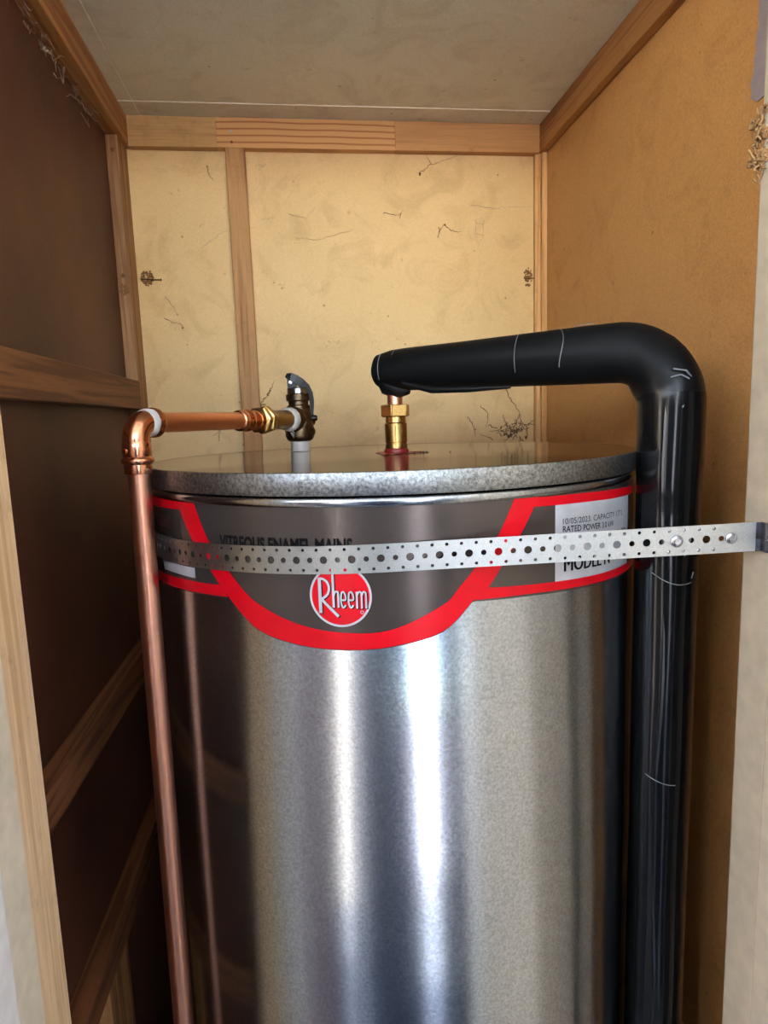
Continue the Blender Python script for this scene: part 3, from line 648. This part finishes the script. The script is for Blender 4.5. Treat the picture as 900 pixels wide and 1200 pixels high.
cobweb([[(.245, .451), (.262, .466), (.300, .4775), (.318, .484)], [(.268, .468), (.258, .484)]], 'cobweb strand hanging from the top batten, right half of the back wall', blobs=[(.2454, .4505, .0024)], r=.00055)
cobweb([[(.2765, .339), (.283, .354), (.2915, .362)], [(.291, .360), (.304, .350), (.322, .348)], [(.281, .347), (.279, .357)]], 'short forked cobweb strand at the middle of the back wall', blobs=[(.291, .3605, .0020)], r=.0007)
cobweb([[(.175, .382), (.195, .378), (.208, .379)], [(.207, .379), (.211, .386)], [(.207, .379), (.205, .372)]], 'small dry cobweb twig above the black pipe end', r=.0005)
cobweb([[(.340, .398), (.38, .391), (.42, .393), (.465, .394)], [(.352, .37), (.35, .345), (.356, .325)], [(.366, .37), (.366, .34), (.352, .318)], [(.352, .365), (.366, .362)], [(.352, .345), (.366, .342)]], 'faint ladder-shaped cobweb near the back right stud', 'web_pale', r=.0004, blobs=[(.3478, .313, .0012)])
cobweb([[(-.236, .198), (-.225, .190), (-.2085, .186), (-.202, .178)]], 'short cobweb twig low on the back wall, left of the stud', r=.0006, blobs=[(-.2055, .179, .0014)])
cobweb([[(-.232, .235), (-.222, .222), (-.213, .203)]], 'thin curved cobweb strand left of the stud below the mud nest', 'web_pale', r=.0006, blobs=[(-.2125, .203, .0012)])
cobweb([[(-.142, .460), (-.139, .446), (-.132, .435)]], 'short dark cobweb strand high on the back wall just left of the stud', r=.0006)
cobweb([[(-.16, .32), (-.12, .348), (-.085, .352), (-.06, .356)], [(.0, .378), (.03, .372), (.05, .392)], [(.01, .338), (.05, .333), (.10, .347), (.12, .352)], [(-.05, .37), (-.03, .371)]], 'long faint cobweb threads across the back stud', 'web_pale', r=.00035)
# branching grime web behind the black pipe, by the right rear corner
lines = [[(.404, .058), (.412, .046), (.414, .036), (.426, .020), (.436, .002), (.438, -.012), (.446, -.020)], [(.436, .002), (.430, -.016), (.424, -.026)], [(.446, -.020), (.462, -.020), (.470, -.022)],
         [(.356, .02), (.372, .004), (.368, -.022)], [(.372, -.018), (.390, -.026), (.410, -.036)], [(.440, -.010), (.434, -.030), (.412, -.046), (.404, -.052)], [(.33, -.0), (.342, -.02), (.345, -.04)]]
for k in range(26): 
    a = random.uniform(0, 2 * PI); x0, z0 = .430 + random.gauss(0, .016), -.030 + random.gauss(0, .010); l_ = random.uniform(.01, .035)
    lines.append([(x0, z0), (x0 + math.cos(a) * l_ * .5 + random.uniform(-.004, .004), z0 + math.sin(a) * l_ * .4), (x0 + math.cos(a) * l_, z0 + math.sin(a) * l_ * .8)])
cobweb(lines, 'dark branching grime web low in the back right corner behind the black pipe', 'web', .0009, [(.414 + random.gauss(0, .012), -.036 + random.gauss(0, .006), random.uniform(.001, .0028)) for k in range(26)])
cobweb([[(-.155, -.03), (-.150, .0), (-.140, .018)], [(-.15, -.01), (-.165, -.02)], [(-.142, .012), (-.132, .022)]], 'smudgy web below the copper run on the back wall', 'web', .0007)
cobweb([[(-.075, .030), (-.066, .045), (-.052, .060), (-.046, .078)], [(-.058, .052), (-.052, .066)], [(-.072, .034), (-.062, .036)]], 'smudgy web climbing beside the stud left of the relief valve', 'web', .0010)
# cobweb fluff under the upper left batten
bm = bmesh.new()
for k in range(70):
    y = random.uniform(.60, 1.12); x = XL + .001 + random.random() * .010; z = .486 - abs(random.gauss(0, .016)); p = Vector((x, y, ZC + z)); pts = [p]
    for i in range(5): p = p + Vector((random.uniform(0, .003), random.uniform(-.012, .012), random.uniform(-.006, .006))); pts.append(p)
    sweep(bm, pts, random.uniform(.0002, .0005), 4)
tag(link('cobweb', bm, 'web_pale', None, False), 'matted dusty cobweb under the upper left batten', 'cobweb')
# mud nests
def nest(name, cx_, cz_, w_, h_, n_, label, y=YB - .001, mat='mud', x_on=None):
    bm = bmesh.new()
    for k in range(n_):
        a = random.uniform(0, 2 * PI); q = random.random() ** .5; r_ = bmesh.ops.create_icosphere(bm, subdivisions=1, radius=random.uniform(.0011, .0024))
        for vv in r_['verts']:
            c_ = Vector((vv.co.x * random.uniform(.8, 1.3) + cx_ + math.cos(a) * q * w_, vv.co.y * .5 + y, vv.co.z * random.uniform(.8, 1.3) + ZC + cz_ + math.sin(a) * q * h_)); vv.co = c_
    return tag(link(name, bm, mat, None, True), label, 'nest')
nest('mud_nest', -.2610, .268, .011, .014, 70, 'crumbly brown mud nest beside the back left stud, with a nail through it')
nest('mud_nest', .4545, .265, .008, .018, 60, 'crumbly brown mud nest beside the back right stud')
nest('mud_nest', -.2885, .236, .007, .009, 40, 'small mud smear on the back left corner stud under a nail head', y=1.2055, mat='mud')
def nail(p, d_, l_, r_, label, mat='nail'):
    bm = bmesh.new(); lathe(bm, [(r_ * 2, 0), (r_ * 2, r_), (r_, r_ * 1.2), (r_, l_), (0, l_ + r_ * 2)], p, d_, 12); tag(link('nail', bm, mat, None, True), label, 'nail')
nail(Vector((-.236, YB - .003, ZC + .264)), (-1, 0, .05), .036, .0011, 'rusty nail lying across the left mud nest')
nail(Vector((.470, YB - .0035, ZC + .262)), (-1, 0, 0), .022, .0011, 'rusty nail across the mud nest by the right stud')
nail(Vector((-.2880, 1.2050, ZC + .259)), (0, 1, 0), .004, .0018, 'dull nail head in the back left stud above the mud smear')
nail(Vector((-.2880, 1.2050, ZC + .462)), (0, 1, 0), .004, .0016, 'dull nail head at the top of the back left stud')
nail(Vector((-.0955, 1.2495, ZC + .512)), (0, 1, 0), .004, .0012, 'nail head in the top batten, upper one above the back stud', 'silver_nail')
nail(Vector((-.0945, 1.2495, ZC + .494)), (0, 1, 0), .004, .0012, 'dark nail hole plug in the top batten, lower one above the back stud', 'nail')
# torn timber fibre at the jamb and smear of primer
bm = bmesh.new()
for k in range(60):
    z = .1885 + random.random() * .048; p = Vector((.3870 - random.random() * .004, .519 + random.random() * .010, ZC + z)); pts = [p]
    for i in range(3): p = p + Vector((random.uniform(-.0025, .0015), random.uniform(-.003, .003), random.uniform(-.004, .005))); pts.append(p)
    sweep(bm, pts, random.uniform(.0005, .0012), 5)
for k in range(26):
    r_ = bmesh.ops.create_icosphere(bm, subdivisions=2, radius=random.uniform(.002, .004)); c_ = Vector((.3870 - random.random() * .0025, .515 + random.random() * .02, ZC + .193 + random.random() * .038))
    for vv in r_['verts']: vv.co = vv.co * random.uniform(.75, 1.25) + c_
tag(link('torn_timber_fibre', bm, 'fluff', None, False), 'ragged torn timber fibres on the right jamb near the top', 'torn timber')
bm = bmesh.new(); n = 22; edge = []; back = []
for i in range(n + 1):
    u = i / n; z = .312 + .165 * u; y = .682 - .022 * u + random.uniform(-.003, .003) - (.012 * (1 - u) if i == 0 else 0)
    edge.append(bm.verts.new((XR - .0012, y, ZC + z))); back.append(bm.verts.new((XR - .0012, .60, ZC + z + .01)))
for i in range(n): bm.faces.new((edge[i], edge[i + 1], back[i + 1], back[i]))
ex = bmesh.ops.extrude_face_region(bm, geom=bm.faces[:]); bmesh.ops.translate(bm, verts=[g for g in ex['geom'] if isinstance(g, bmesh.types.BMVert)], vec=(.001, 0, 0))
tag(link('primer_patch', bm, 'patch'), 'ragged lilac grey primer patch at the top right of the right wall', 'paint patch')

M['scuff'] = plain('pale_scuff', (.115, .062, .042), .8)
bm = bmesh.new(); c = bm.verts.new((XL + .0006, .690, ZC + .262)); n = 40; ring = []
for k in range(n):
    a = 2 * PI * k / n; r_ = random.uniform(.75, 1.15); ring.append(bm.verts.new((XL + .0006, .690 + .016 * r_ * math.cos(a) + .006 * math.sin(3 * a), ZC + .262 + .055 * r_ * math.sin(a))))
for k in range(n): bm.faces.new((c, ring[k], ring[(k + 1) % n]))
tag(link('scuff_patch', bm, 'scuff'), 'pale scuffed patch on the dark left wall near the picture edge', 'paint patch')

# ------------------------------------------------------------------ unseen blocks added to streak the steel and shade the cupboard
def blocker(x, y, w_, d_, label, mat):
    r0 = root('added_blocker', label, 'blocker'); r0.location = (x, y, 0)
    bm = bmesh.new(); box(bm, -w_ / 2, w_ / 2, -d_ / 2, d_ / 2, .03, 1.75, .006, 0); link('shaft', bm, mat, r0)
    bm = bmesh.new(); box(bm, -w_ / 2 - .02, w_ / 2 + .02, -d_ / 2 - .02, d_ / 2 + .02, 0, .03, .004, 0); link('base_plate', bm, 'zinc', r0)
blocker(-.0975, -.32, .385, .10, 'added wide navy post in front of the cupboard', 'navy')
blocker(.310, -.32, .22, .10, 'added narrow navy post in front of the cupboard', 'navy')
M['pale_blue'] = plain('pale_blue_paint', (.62, .72, .88), .5)
blocker(-.420, -.46, .19, .10, 'added pale blue post in front of the cupboard', 'pale_blue')
blocker(-.95, -.32, .80, .10, 'added dark grey panel blocking light left of the cupboard', 'blocker_grey')
